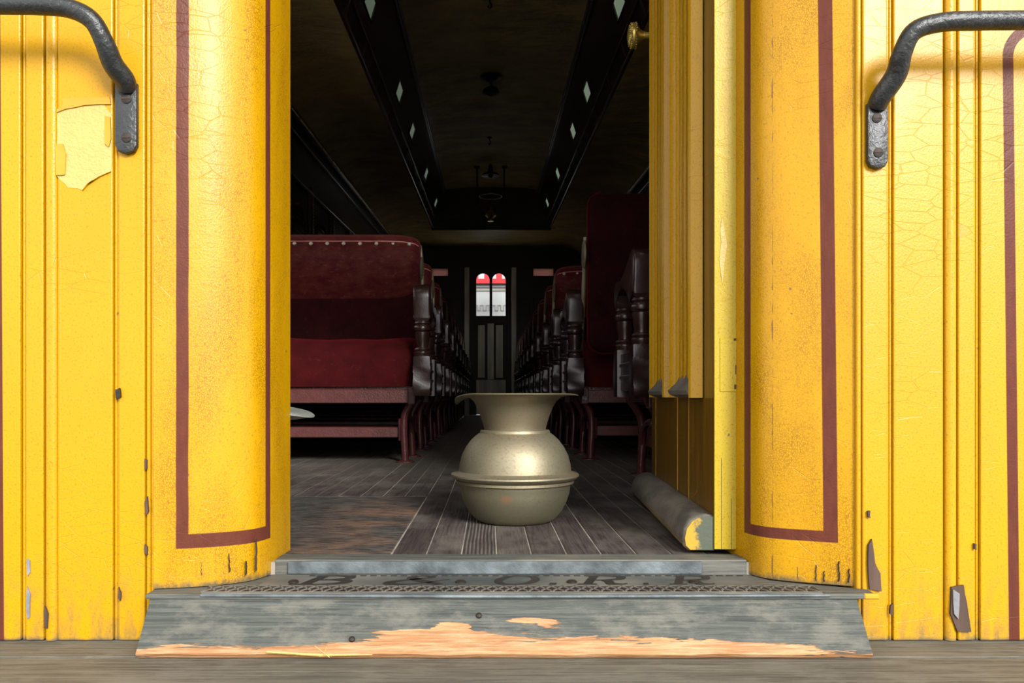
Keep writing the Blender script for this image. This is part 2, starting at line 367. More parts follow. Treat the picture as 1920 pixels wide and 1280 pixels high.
board(-1.5, wx(38), 'yellow_lined'); bead(wx(39), wx(44), h=.7); bead(wx(44.3), wx(48), h=.5); board(wx(48.6), wx(81))
bead(wx(83), wx(107), h=.8); board(wx(108), wx(211)); bead(wx(212), wx(217.5), h=.6); bead(wx(218), wx(222), h=.5); board(wx(222.5), wx(271))
bead(wx(272), wx(280), h=.8); bead(wx(281), wx(288), h=.9)
bead(wx(1607), wx(1617), h=1.0); board(wx(1617.5), wx(1664)); bead(wx(1665), wx(1669.5), h=.5); bead(wx(1670), wx(1675), h=.6); board(wx(1675.5), wx(1769))
bead(wx(1773), wx(1796), h=.8); board(wx(1797), wx(1827)); bead(wx(1828), wx(1832.5), h=.5); bead(wx(1833), wx(1838), h=.6); board(wx(1838.6), 1.5, 'yellow_lined')

def flat_patch(name, pts, mat, d=WY, th=.0015, jag=0, sub=1, parent=wf):
    pp = []
    for i, (a, b) in enumerate(pts):
        c, e = pts[(i+1) % len(pts)]
        for k in range(sub):
            t = k/sub; u = a+(c-a)*t; v = b+(e-b)*t
            if k: u += random.uniform(-jag, jag); v += random.uniform(-jag, jag)
            x, _, z = P(u, v, d); pp.append((x, z))
    return obj(name, prism(B(), pp, 'Y', d-th, d+.002), mat, parent)
# places where the yellow paint has broken away
flat_patch('paint_scar', [(107, 205), (150, 200), (196, 196), (209, 214), (206, 250), (210, 292), (208, 322), (172, 338), (154, 356), (128, 352), (107, 330)], 'chip', th=.0006, jag=1.5, sub=3)
for pts in ([(118, 186), (160, 184), (206, 183), (209, 196), (160, 198), (125, 205), (107, 212), (119, 198)],
            [(105, 272), (119, 270), (125, 290), (123, 328), (107, 329)],
            [(198, 218), (208, 220), (209, 262), (205, 276), (198, 270)],
            [(209, 322), (172, 340), (155, 358), (166, 344), (190, 330)]):
    flat_patch('curled_flake', pts, 'peel_edge', th=.0028, jag=.8, sub=2)
for pts, mt in [([(1628, 1020), (1634, 1010), (1640, 1055), (1650, 1075), (1652, 1108), (1630, 1104), (1627, 1060)], 'bare'),
                ([(1783, 1100), (1806, 1096), (1812, 1130), (1820, 1184), (1794, 1182), (1781, 1150)], 'bare'),
                ([(1786, 1104), (1798, 1112), (1796, 1160), (1788, 1150)], 'white_chip'),
                ([(51, 1047), (57, 1050), (58, 1072), (53, 1080)], 'white_chip'), ([(52, 1098), (58, 1112), (57, 1156), (52, 1160), (50, 1130)], 'white_chip'),
                ([(84, 1135), (91, 1150), (89, 1178), (84, 1172)], 'bare'), ([(1626, 958), (1631, 957), (1631, 971), (1627, 969)], 'bare'),
                ([(217, 730), (225, 727), (227, 744), (219, 749)], 'screw'), ([(272, 940), (277, 930), (279, 958), (274, 965)], 'bare'),
                ([(272, 1020), (277, 1025), (277, 1040), (272, 1036)], 'bare'), ([(223, 1100), (227, 1110), (226, 1126), (222, 1120)], 'bare'),
                ([(272, 860), (276, 862), (276, 878), (272, 880)], 'bare'),
                ([(1826, 1018), (1830, 1019), (1830, 1030), (1826, 1029)], 'bare'), ([(1669, 1135), (1674, 1130), (1673, 1155), (1668, 1150)], 'bare')]:
    flat_patch('paint_chip', pts, mt, d=WY-.0055 if pts[0][0] == 1786 else WY-.003 if pts[0][0] not in (51, 52) else WY, jag=.8, sub=2, th=.002)

def pillar(name, curve, mat, z0, label):
    cp = smoothpath([(a, b, 0) for a, b in curve], 7); n = len(cp); sg = 1 if curve[-1][0] > curve[0][0] else -1
    back = [(curve[-1][0], 1.44), (curve[0][0]+sg*.01, 1.452)]
    zz = [z0, z0+.02, z0+.05] + [z0+.05+(2.08-z0-.05)*k/10 for k in range(1, 11)]
    rings = [[(p.x, p.y, z) for p in cp] + [(a, b, z) for a, b in back] for z in zz]
    o = obj(name, loft(B(), rings), mat, smooth=50, kind='structure', label=label, category='pillar')
    return o
lc = [(-.362, 1.45), (-.366, 1.38), (-.374, 1.330), (-.392, 1.295), (-.432, 1.268), (-.480, 1.252), (-.524, 1.243)]
rc = [(.430, 1.45), (.435, 1.385), (.446, 1.335), (.470, 1.306), (.512, 1.285), (.555, 1.268), (.592, 1.255)]
pl = pillar('trim_1', lc, 'pil_l', -.021, 'rounded yellow pillar with maroon lining left of the doorway')
pr = pillar('trim_2', rc, 'pil_r', -.021, 'rounded yellow pillar with maroon lining right of the doorway')
def crack(x, y, z0, z1, w=.0011):
    n = 7; L = []; R = []
    for i in range(n+1):
        t = i/n; c = x+random.uniform(-.0009, .0009); ww_ = w*(1-t)+.0002
        L.append((c-ww_/2, z0+(z1-z0)*t)); R.append((c+ww_/2, z0+(z1-z0)*t))
    return prism(B(), L+R[::-1], 'Y', y, y+.008)
# open vertical cracks in the pillars
for k in range(12):
    za = -.02+k*.079; obj('crack', crack(.4665, 1.3088, za, za+.082, .0009), 'bare', pr)
for px, pa, pb, d in [(1495, 1062, 1086, 1.292), (1530, 1058, 1088, 1.279), (1573, 1052, 1090, 1.2655), (1592, 1066, 1092, 1.26), (1545, 1070, 1090, 1.274)]:
    x, _, za = P(px, pb, d); zb = P(px, pa, d)[2]
    obj('crack', crack(x, d-.0022, max(za, -.02), zb), 'bare', pr)
for px, pa, pb, d in [(378, 1052, 1078, 1.2605), (430, 1038, 1072, 1.2745), (461, 1052, 1078, 1.285), (480, 1010, 1070, 1.297)]:
    x, _, za = P(px, pb, d); zb = P(px, pa, d)[2]
    obj('crack', crack(x, d-.0018, max(za, -.02), zb), 'bare', pl)

# platform deck in front of the wall
dk = thing('floor_deck', 'weathered grey platform deck boards in front of the coach', 'deck', kind='structure'); dk.name = 'floor_deck'
for i, (a, b) in enumerate([(1.176, 1.42), (.99, 1.172), (.80, .986), (.61, .796), (.42, .606), (.2, .416), (0, .196), (-.2, -.004), (-.4, -.204), (-.6, -.404)]):
    obj('deck_board', box(B(), -1.6, 1.6, a, b, ZB-.05, ZB-(0, .0004, .001, 0)[i % 4], .0012), 'deck', dk)

# threshold: sill board, step edge, sloped board
tb = obj('trim_3', box(B(), -.363, .437, 1.349, 1.398, -.03, .0025, .002, 2), 'sill_grey', kind='structure', label='grey worn wooden riser strip between coach floor and iron step plate', category='trim')
st = thing('threshold_step', 'grey wooden doorstep carrying a cast iron plate with raised railway initials', 'step')
poly = [(-.372, 1.349), (-.384, 1.306), (-.439, 1.273), (-.524, 1.2445), (-.524, 1.215), (.590, 1.215), (.592, 1.246), (.555, 1.262), (.51, 1.28), (.46, 1.306), (.437, 1.349)]
obj('step_board', prism(B(), poly, 'Z', -.030, -.0225, .001), 'sill_grey', st)
obj('end_flake', box(B(), .572, .596, 1.2135, 1.222, -.0305, -.0222, .002), 'peel_edge', st)
bm = B(); box(bm, -.44, .51, 1.2145, 1.262, -.024, -.0206, .001); box(bm, -.366, .432, 1.262, 1.342, -.024, -.0206, .001)
pt = obj('iron_plate', bm, 'plate', st)
obj('plate_nosing', tube(B(), smoothpath([(-.44, 1.2155, -.0245), (-.2, 1.2138, -.025), (.05, 1.2133, -.0255), (.3, 1.2138, -.025), (.52, 1.2155, -.0245)], 8), .0028, 8), 'plate_edge', st, smooth=60)
obj('plate_flange', box(B(), -.34, .36, 1.3425, 1.3488, -.021, .0005, .0015), 'plate_edge', st)
# knurled band along the nosing, dotted line along the back
bm = B(); zt = -.0205
x = -.43
while x < .50:
    for s in (1, -1):
        c = Vector((x, 1.2385, zt+.0004)); L = .0215
        m = Matrix.Translation(c) @ Matrix.Rotation(s*math.radians(58), 4, 'Z')
        box(bm, -L, L, -.0013, .0013, -.0015, .0012, mat=m)
    x += .0185
box(bm, -.44, .51, 1.2188, 1.2205, zt-.002, zt+.0010); box(bm, -.44, .51, 1.2565, 1.2585, zt-.002, zt+.0010)
obj('knurled_band', bm, 'knurl', pt, kind='stuff')
obj('band_ground', box(B(), -.44, .51, 1.2205, 1.2565, -.024, -.0203), 'letter', pt)
bm = B(); x = -.30
while x < .42:
    box(bm, x, x+.010, 1.328, 1.3325, zt-.002, zt+.0006); x += .017
obj('dotted_line', bm, 'letter', pt, kind='stuff')
def stroke(bm, pts, ws, z0, z1, ox, oy, sx, sy, shear=.28, jn=5):
    p = smoothpath([(a, b, 0) for a, b in pts], jn) if len(pts) > 2 else [Vector((a, b, 0)) for a, b in pts]
    n = len(p); L = []; Rr = []
    for i, v in enumerate(p):
        t = (p[min(i+1, n-1)] - p[max(i-1, 0)]); t.normalize(); nn = Vector((-t.y, t.x, 0))
        f = i/(n-1); k = f*(len(ws)-1); a = int(k); b = min(a+1, len(ws)-1); wv = ws[a]+(ws[b]-ws[a])*(k-a)
        L.append(v+nn*wv/2); Rr.append(v-nn*wv/2)
    def T(v): return (ox + (v.x + shear*v.y)*sx, oy + v.y*sy)
    poly = [T(v) for v in L] + [T(v) for v in Rr[::-1]]
    m = len(L)
    for i in range(m-1):
        q4 = [T(L[i]), T(L[i+1]), T(Rr[i+1]), T(Rr[i])]
        prism(bm, q4, 'Z', z0, z1)
GL = {
 'B': [([(.18, 0), (.18, 1)], [.2, .2]), ([(0, 1), (.5, 1), (.78, .90), (.78, .66), (.5, .54), (.2, .54)], [.06, .1, .2, .2, .1, .06]),
       ([(.2, .54), (.58, .52), (.90, .42), (.88, .12), (.55, 0), (-.02, 0)], [.06, .1, .22, .22, .1, .07]), ([(-.06, .02), (.36, .02)], [.07, .07])],
 'R': [([(.18, 0), (.18, 1)], [.2, .2]), ([(0, 1), (.5, 1), (.82, .90), (.82, .62), (.5, .50), (.2, .50)], [.06, .1, .2, .2, .1, .06]),
       ([(.45, .50), (.62, .35), (.72, .08), (.95, .02), (1.08, .1)], [.1, .2, .2, .1, .04]), ([(-.04, .02), (.40, .02)], [.08, .08])],
 'O': [([(.5, 1), (.2, .93), (.02, .62), (.04, .3), (.25, .05), (.5, 0), (.8, .07), (.98, .38), (.96, .7), (.78, .94), (.5, 1)], [.09, .16, .24, .2, .12, .09, .16, .24, .2, .12, .09])],
 '&': [([(1.05, .0), (.72, .28), (.34, .66), (.26, .86), (.42, 1), (.62, .9), (.56, .7), (.3, .52), (.06, .28), (.12, .06), (.42, -.02), (.72, .14), (.9, .42), (1.06, .56)], [.14, .18, .2, .14, .08, .12, .12, .14, .2, .2, .12, .08, .08, .1])],
 '.': [([(.1, .06), (.32, .06)], [.2, .2])]}
def letter(ch, px0, px1):
    d = 1.300; x0 = (px0-VX)*d/F; x1 = (px1-VX)*d/F; bm = B()
    for i, (pts, ws) in enumerate(GL[ch]): stroke(bm, pts, ws, -.0215, -.0196+.00008*i, x0, 1.268, (x1-x0)/(1.2 if ch != '.' else .45), .060)
    obj('raised_letter', bm, 'letter', pt)
letter('B', 562, 668); letter('&', 722, 842); letter('O', 926, 1008); letter('.', 1022, 1046); letter('R', 1082, 1178); letter('.', 1196, 1214); letter('R', 1250, 1338); letter('.', 548, 560)
for px in (551, 864, 1072, 1300):
    xx = (px-VX)*1.285/F
    obj('bolt', lathe(B(), [(.0085, -.022), (.0085, -.0185), (.006, -.0168), (0, -.0163)], (xx, 1.283, 0), seg=14), 'screw', pt, smooth=50)
sb = thing('sill_board', 'sloping grey board with peeling paint showing orange wood below the step', 'board')
bm = B()
ya = 1.2175; yb = 1.166; za_, zb_ = -.0305, -.0985
xs = [-.518 + 1.08*i/24 for i in range(25)]
rings = []
for i, x in enumerate(xs):
    j = .0012*math.sin(i*1.7)+.0008*math.sin(i*3.1)
    xx = x if 0 < i < 24 else x
    rings.append([(xx, ya, za_), (xx, yb+j, zb_+j*.5), (xx, yb+.004+j, ZB+.0005), (xx, yb+.03, ZB+.0005), (xx, ya+.02, za_)])
loft(bm, rings); obj('board_face', bm, 'slope', sb)
for px, py in ((898, 1152), (660, 1199)):
    t = (py-1118)/110; yy = ya+(yb-ya)*t; zz = za_+(zb_-za_)*t; x = (px-VX)*yy/F
    nb = lathe(B(), [(.0046, -.001), (.0046, .0018), (.003, .0032), (0, .0036)], seg=12)
    o = obj('nail', nb, 'screw', sb, smooth=50); o.location = (x, yy, zz); o.rotation_euler = (math.radians(48), 0, 0)
bm = B(); tube(bm, [P(500, 1222, 1.162), P(600, 1228, 1.160), P(698, 1227, 1.160)], [.0016, .0022, .0006], 5); obj('splinter', bm, 'chip', sb)
for a, b in (((590, 1210, 1.158), (618, 1232, 1.152)), ((612, 1212, 1.157), (607, 1228, 1.155))):
    obj('straw', tube(B(), [P(*a), P(*b)], .0005, 4), 'chip', sb)

# interior floor
fl = obj('floor', box(B(), XL-.1, XR+.1, 1.35, YF+.3, -.06, -.0018), 'joint_dust', kind='structure', label='old plank floor of the coach interior', category='floor')
PW = .0622; x0 = (728-VX)*1.37/F
k = 0; xi = x0 - 18*PW
while xi < XR:
    a, b = max(xi, XL), min(xi+PW, XR)
    if b-a > .005:
        ys = [YN-.002 if xi > x0-.01 else 2.225]
        cut = ys[0]
        nxt = random.uniform(2.6, 4.2)
        while nxt < YF-.5: ys.append(nxt); nxt += random.uniform(2.4, 4.4)
        ys.append(YF)
        for s, e in zip(ys, ys[1:]):
            rib = abs(xi-(x0+2*PW)) < .01 and s < 1.5
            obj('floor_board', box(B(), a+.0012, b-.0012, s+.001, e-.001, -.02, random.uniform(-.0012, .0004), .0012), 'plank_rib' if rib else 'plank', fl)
    xi += PW
obj('floor_panel', box(B(), XL, x0-.0015, YN-.002, 2.222, -.02, -.0004, .002), 'worn_panel', fl, label='scuffed wide floor panel with a reddish worn patch')

# interior walls and ceiling
def wall(nm, x, s):
    bm = B(); a, b = min(x, x+s*.08), max(x, x+s*.08)
    box(bm, a, b, 9.95, 10.30, 0, 2.6); box(bm, a, b, 10.70, YF, 0, 2.6); box(bm, a, b, 9.55, 10.70, 0, .90); box(bm, a, b, 9.55, 10.70, 1.46, 2.6)
    if s < 0:
        box(bm, a, b, YN, 2.05, 0, 2.6); box(bm, a, b, 2.45, 2.80, 0, 2.6); box(bm, a, b, 3.20, 3.55, 0, 2.6); box(bm, a, b, 3.95, 4.30, 0, 2.6); box(bm, a, b, 4.70, 9.55, 0, 2.6); box(bm, a, b, 2.05, 4.70, 0, .90); box(bm, a, b, 2.05, 4.70, 1.46, 2.6)
    else: box(bm, a, b, YN, 9.55, 0, 2.6)
    return obj(nm, bm, 'panel_wood', kind='structure', label='dark walnut panelled side wall of the coach on the %s' % nm[5:], category='wall')
wl = wall('wall_left', XL, -1); wr = wall('wall_right', XR, 1)
def zw(y): return 2.30 + .040*(y-10)
def zd(y): return 2.39 + .0444*(y-10)
def zt_(y): return 2.857 + .032*(y-10)
def zm(y): return 2.90 + .032*(y-10)
YE = 10.0
ysn = [YN, 3, 5, 7, 9, YE]
ce = thing('ceiling', 'dark olive painted canvas ceiling with a raised clerestory', 'ceiling', kind='structure')
def deck_sec(y, s):
    out = []
    for i in range(9):
        t = i/8; xx = 1.30 - .55*t; zz = zw(y) + (zd(y)-zw(y))*t + .075*math.sin(PI*t)*(1-.5*t)
        out.append((CX+s*xx, y, zz))
    return out
for s in (-1, 1):
    bm = B(); sheet(bm, [deck_sec(y, s) for y in ysn + [YF+.05]]); obj('lower_deck_lining', bm, 'canvas', ce, smooth=60)
bm = B(); sheet(bm, [[(CX + .59*math.cos(PI*(1-i/12)), y, zt_(y) + (zm(y)-zt_(y))*math.sin(PI*i/12)) for i in range(13)] for y in ysn]); obj('clerestory_lining', bm, 'canvas', ce, smooth=60)
# end of the clerestory and arch band beyond it
bm = B()
va = [(CX-.80, zd(YE)), (CX-.64, zt_(YE)), (CX-.55, 3.0), (CX+.55, 3.0), (CX+.64, zt_(YE)), (CX+.80, zd(YE))]
prism(bm, va, 'Y', YE, YE+.05); obj('clerestory_end', bm, 'panel_wood', ce)
bm = B()
def ecs(y): return [(CX-.75+1.5*i/10, y, zd(y)+.012*math.sin(PI*i/10)) for i in range(11)]
sheet(bm, [ecs(YE), ecs(YF+.05)]); obj('end_deck_lining', bm, 'canvas', ce, smooth=60)
obj('end_moulding', box(B(), CX-.75, CX+.75, YE-.03, YE+.02, zd(YE)-.03, zd(YE)+.10, .006), 'end_dark', ce)
obj('end_bead', box(B(), CX-.70, CX+.70, YE-.04, YE-.03, zd(YE)-.008, zd(YE)+.0, .002), 'dark_trim', ce)
# clerestory side walls with openings for the ventilator panes
def cs(y, f, s, off=0):
    a = Vector((CX+s*.75, y, zd(y))); b = Vector((CX+s*.59, y, zt_(y))); p = a+(b-a)*f
    return (p.x - s*off, y, p.z)
pan = [4.28, 5.68, 6.63, 8.1, 9.55]; HL = .125; fa_, fb_ = .38, .58; big = (1.45, 2.12)  # big: sash opening added above the view to let sun onto the seats
wn = [0]
def nextwin(): wn[0] += 1; return 'window_%d' % wn[0]
for s, sn in ((-1, 'left'), (1, 'right')):
    bm = B()
    for f0, f1 in ((0, fa_), (fb_, 1)): sheet(bm, [[cs(y, f0, s), cs(y, f1, s)] for y in [big[1], 3, 5, 7, 9, YE]])
    sheet(bm, [[cs(y, 0, s), cs(y, .10, s)] for y in (YN, big[1])]); sheet(bm, [[cs(y, .92, s), cs(y, 1, s)] for y in (YN, big[1])]); sheet(bm, [[cs(y, 0, s), cs(y, 1, s)] for y in (YN, big[0])])
    for yb_ in (1.79,): tube(bm, [cs(yb_, .08, s), cs(yb_, .94, s)], .014, 6)
    ed = [big[1]]
    for p in pan: ed += [p-HL, p+HL]
    ed.append(YE)
    for a, b in zip(ed[::2], ed[1::2]): sheet(bm, [[cs(y, fa_, s), cs(y, fb_, s)] for y in (a, b)])
    bmesh.ops.remove_doubles(bm, verts=bm.verts[:], dist=.0001)
    obj('clerestory_side', bm, 'panel_wood', ce)
    obj(nextwin(), loft(B(), [[cs(y, f, s, o) for y, f in ((big[0], .1), (big[1], .1), (big[1], .92), (big[0], .92))] for o in (-.004, -.007)]), 'glass', kind='structure', category='window', label='clear clerestory sash added for daylight just inside the doorway on the %s, above the view' % sn)
    for i, p in enumerate(pan):
        wd = obj(nextwin(), loft(B(), [[cs(y, f, s, o) for y, f in ((p-HL-.02, fa_-.03), (p+HL+.02, fa_-.03), (p+HL+.02, fb_+.03), (p-HL-.02, fb_+.03))] for o in (-.002, -.006)]), 'opal',
                 kind='structure', category='window', label='small pale clerestory pane on the %s, number %s counted from the doorway' % (sn, ('one', 'two', 'three', 'four', 'five')[i]))
        bm = B()
        for f in (fa_, fb_): tube(bm, [cs(p-HL-.012, f, s, .004), cs(p+HL+.012, f, s, .004)], .007, 6)
        for yy in (p-HL, p+HL): tube(bm, [cs(yy, fa_, s, .004), cs(yy, fb_, s, .004)], .007, 6)
        obj('window_frame', bm, 'dark_trim', wd)
    for f, r in ((.02, .016), (.22, .008), (.93, .011), (.985, .012)):
        obj('moulding', tube(B(), [cs(YN, f, s, .008), cs(YE, f, s, .008)], r, 8), 'dark_trim', ce, smooth=60)
    y = YN+.3; 
    while y < YE-.1:
        obj('muntin', tube(B(), [cs(y, .02, s, .006), cs(y, .22, s, .006)], .008, 6), 'dark_trim', ce); y += .55
    # cornice, picture moulding and rod along the side wall top
    xs_ = CX + s*1.30
    for off, dz, r, mt in ((.03, -.02, .02, 'dark_trim'), (.055, -.06, .008, 'dark_trim'), (.02, -.13, .012, 'dark_trim'), (.02, -.42, .014, 'dark_trim')):
        obj('cornice', tube(B(), [(xs_-s*off, YN, zw(YN)+dz), (xs_-s*off, YF, zw(YF)+dz)], r, 8), mt, wl if s < 0 else wr, smooth=60)
    bm = B(); y = 4.4  # brass rod broken into dashes that imitate its glints
    while y < YF-.3:
        L = random.uniform(.10, .30); tube(bm, [(xs_-s*.06, y, zw(y)-.055), (xs_-s*.06, y+L, zw(y+L)-.055)], .007, 6); y += L+random.uniform(.02, .06)
    obj('curtain_rod_glints', bm, 'brass', wl if s < 0 else wr, smooth=60)
    obj('sill_rail', box(B(), min(xs_, xs_-s*.035), max(xs_, xs_-s*.035), YN, YF, .84, .88, .004), 'dark_trim', wl if s < 0 else wr)
    # shuttered windows between pilasters; some unseen ones left clear to add daylight
    for i in range(12):
        yc = 2.25 + .75*i; xw = xs_-s*.006
        zs = 1.32 + .03*(yc-10)*.6+.1; R = .215
        fr = [(xw, yc-R, .88)] + [(xw, yc-R*math.cos(PI*k/10), zs+R*math.sin(PI*k/10)) for k in range(11)] + [(xw, yc+R, .88)]
        wd = obj(nextwin(), tube(B(), fr, .014, 6), 'dark_trim', kind='structure', category='window', smooth=60,
                 label='dark arched shuttered side window, %s wall, place %d counted from the doorway' % (sn, i+1))
        if (s < 0 and i < 4) or i > 9: obj('pane', box(B(), xs_-.01, xs_-.006, yc-.2, yc+.2, .90, 1.46), 'glass', wd); wd['label'] = 'unseen side window left unshuttered to add daylight, %s wall, place %d counted from the doorway' % (sn, i+1)
        bm = B(); z = .90 if not ((s < 0 and i < 4) or i > 9) else 9
        while z < zs+R-.03:
            hw = R-.012 if z < zs else math.sqrt(max(R*R-(z-zs)**2, 0))-.012
            if hw > .02: box(bm, min(xs_-s*.002, xs_-s*.012), max(xs_-s*.002, xs_-s*.012), yc-hw, yc+hw, z, z+.026, .003)
            z += .032
        if len(bm.verts): obj('shutter_slats', bm, 'panel_wood', wd, kind='stuff')
        yp = yc+.375
        obj('pilaster', box(B(), min(xs_, xs_-s*.03), max(xs_, xs_-s*.03), yp-.05, yp+.05, .88, 1.83+.04*(yp-10)*.5, .006), 'panel_wood', wd)
        bm = B()
        for zz in range(36): box(bm, min(xs_-s*.03, xs_-s*.034), max(xs_-s*.03, xs_-s*.034), yp-.006, yp+.006, .92+zz*.022, .932+zz*.022)
        obj('bead_row', bm, 'old_brass', wd, kind='stuff')
for s, o in ((-1, wl), (1, wr)):
    nm = 'baseboard_' + ('left' if s < 0 else 'right'); xs_ = CX+s*1.30
    obj(nm, box(B(), min(xs_, xs_-s*.02), max(xs_, xs_-s*.02), YN, YF, .001, .14, .004), 'dark_trim', kind='structure', category='baseboard', label='dark baseboard along the %s coach wall' % nm[10:])

# far end wall with door 2 and two pink panes
S = F/YF
def fx(px): return (px-VX)/S
def fz(py): return EH-(py-VY)/S
dx0, dx1 = fx(882), fx(957)
bm = B()
pxa = (fx(800), fx(840)); pxb = (fx(1000), fx(1038)); pz0, pz1 = fz(517), fz(503)
box(bm, XL, dx0, YF+.046, YF+.08, 0, pz0); box(bm, dx1, XR, YF+.046, YF+.08, 0, pz0); box(bm, XL, dx0-.02, YF, YF+.046, 0, pz0); box(bm, dx1+.02, XR, YF, YF+.046, 0, pz0)
box(bm, XL, pxa[0], YF, YF+.08, pz0, pz1); box(bm, pxa[1], dx0, YF, YF+.08, pz0, pz1); box(bm, dx1, pxb[0], YF, YF+.08, pz0, pz1); box(bm, pxb[1], XR, YF, YF+.08, pz0, pz1)
box(bm, XL, XR, YF, YF+.08, pz1+.0, ZT); box(bm, dx0, dx1, YF, YF+.08, 2.13, pz1)
wb = obj('wall_back', bm, 'end_dark', kind='structure', category='wall', label='dark panelled wall at the far end of the coach')
for k in range(4):
    for s in (-1, 1):
        a = CX + s*(.42+.2*k); obj('wall_panel', box(B(), min(a, a+s*.14), max(a, a+s*.14), YF-.012, YF, .4, 1.7, .006), 'end_dark', wb)
for s in (-1, 1):
    a = fx(880) if s < 0 else fx(959)
    obj('door_casing', box(B(), min(a, a+s*.07), max(a, a+s*.07), YF-.03, YF, 0, 2.15, .006), 'end_wood', wb)
for nmb, (a, b) in (('left', pxa), ('right', pxb)):
    wd = obj(nextwin(), box(B(), a, b, YF+.03, YF+.036, pz0, pz1), 'pink_glass', kind='structure', category='window', label='small pink window pane high on the far end wall, %s of the far door' % nmb)
    bm = B(); box(bm, a-.015, b+.015, YF-.01, YF+.01, pz1, pz1+.02); box(bm, a-.015, b+.015, YF-.01, YF+.01, pz0-.02, pz0); obj('window_frame', bm, 'end_dark', wd)
d2 = thing('door_2', 'closed grey-brown door at the far end of the coach with twin arched panes', 'door', (0, 0, 0), kind='structure')
ww = [(fx(893), fx(918)), (fx(923), fx(948))]; wb0, wt = fz(592), fz(512); RR = (ww[0][1]-ww[0][0])/2; spr = wt-RR
bm = B(); yd0, yd1 = YF+.005, YF+.045
box(bm, dx0-.02, ww[0][0], yd0, yd1, .0, 2.16); box(bm, ww[1][1], dx1+.02, yd0, yd1, .0, 2.16); box(bm, ww[0][1], ww[1][0], yd0, yd1, wb0, wt)
box(bm, ww[0][0], ww[1][1], yd0, yd1, fz(605), wb0); box(bm, ww[0][0], ww[1][1], yd0, yd1, wt, 2.16)
for a, b in ww:   # arched heads
    c = (a+b)/2
    for sgn in (-1, 1):
        pts = [(c+sgn*RR*math.cos(PI/2*k/8), spr+RR*math.sin(PI/2*k/8)) for k in range(9)] + [(c+sgn*RR, wt)]
        prism(bm, pts, 'Y', yd0, yd1)
obj('door_frame', bm, 'end_dark', d2)
obj('bottom_rail', box(B(), ww[0][0], ww[1][1], yd0-.002, yd1, .01, fz(712), .003), 'end_wood', d2)
obj('middle_stile', box(B(), fx(914), fx(926), yd0-.002, yd1, fz(711), fz(606), .003), 'end_wood', d2)
for a, b in ((896, 909), (930, 943)): obj('door_panel', box(B(), fx(a), fx(b), yd0+.006, yd1, fz(708), fz(609), .004), 'end_wood', d2)
obj('panel_recess', box(B(), ww[0][0], ww[1][1], yd0+.022, yd1, fz(712), fz(605)), 'end_dark', d2)
for a, b in ww: obj('pane', box(B(), a, b, YF+.022, YF+.025, wb0, wt), 'glass', d2)
# outside beyond the far door
YO = 13.5; SO = F/YO
def oz(py): return EH-(py-VY)/SO
hs = thing('white_building', 'white boarded building with a red and white striped valance beyond the far door', 'building', (0, YO, 0))
obj('wall', box(B(), -4, 4, 0, .2, -1.2, 3.3), 'white_wall', hs)
bm = B(); box(bm, -4, 4, -.07, -.05, oz(532), oz(523.5)); obj('valance_band', bm, 'red', hs)
k = -30
while k < 30:
    xx = k*.10+.02
    obj('valance_strip', box(B(), xx, xx+.098, -.068, -.052, oz(523.4), oz(500)), 'red' if k % 2 else 'white_wall', hs); k += 1
bm = B(); box(bm, -4, 4, -.03, 0, oz(540.5), oz(538)); box(bm, -4, 4, -.03, 0, oz(534.5), oz(532)); obj('dark_moulding', bm, 'grey_line', hs)
obj('grey_moulding', box(B(), -4, 4, -.025, 0, oz(545), oz(541)), 'grey_soft', hs)
bm = B()
for k in range(-20, 20):
    xx = k*.1; box(bm, xx, xx+.05, -.01, 0, oz(583), oz(581)); box(bm, xx+.05, xx+.1, -.01, 0, oz(573), oz(571.6)); box(bm, xx+.045, xx+.055, -.01, 0, oz(583), oz(571.6)); box(bm, xx+.095, xx+.105, -.01, 0, oz(583), oz(571.6))
obj('stepped_fret', bm, 'grey_soft', hs, kind='stuff')
obj('ground', box(B(), -30, 30, -30, 30, -1.3, -1.2), 'ground', kind='structure', category='ground', label='gravel ground around the coaches')
obj('platform_hood', box(B(), -1.5, 1.5, .62, 1.30, 2.12, 2.16), 'hood', kind='structure', category='roof', label='unseen overhanging platform roof above the coach doorway, set to shape the daylight')  # platform roof out of view, its height and reach set to shape the daylight

# ---------------------------------------------------------------- open door
ang = math.radians(-3.65)
d1 = thing('door_1', 'open yellow coach door swung inward at the right of the doorway', 'door', (.3965, 1.402, 0), ang, kind='structure')
DW = .80; DT = .042; DH = 2.0
obj('door_leaf', box(B(), 0.002, DT, .003, DW, .012, DH, .002, 2), 'door_face', d1)
obj('hinge_edge', box(B(), .000, DT+.001, -.0008, .0035, .010, DH, .001), 'yellow_pale', d1, label='pale yellow painted hinge edge of the door')
obj('hinge', box(B(), .009, DT, -.0022, .0, .287, .382, .001), 'yellow_pale', d1)
obj('edge_strip', box(B(), .012, .0125, -.0014, .0, .010, .17), 'bare', d1); obj('edge_strip', box(B(), .029, .0295, -.0014, .0, .010, .10), 'bare', d1)
obj('edge_chip', box(B(), .034, .041, -.003, -.001, .292, .300), 'bare', d1); obj('edge_chip', box(B(), .036, .0415, -.003, -.001, .318, .334), 'bare', d1); obj('edge_chip', box(B(), .033, .0415, -.003, -.001, .377, .381), 'bare', d1)
pp = [(.012, .48), (.018, .50), (.021, .528), (.017, .545), (.013, .53), (.008, .505)]
obj('paint_scar', prism(B(), [(a, b+.02) for a, b in [(.014, .455), (.017, .49), (.022, .525), (.018, .550), (.013, .575), (.010, .55), (.012, .53), (.008, .50)]], 'Y', -.0018, 0), 'chip', d1)
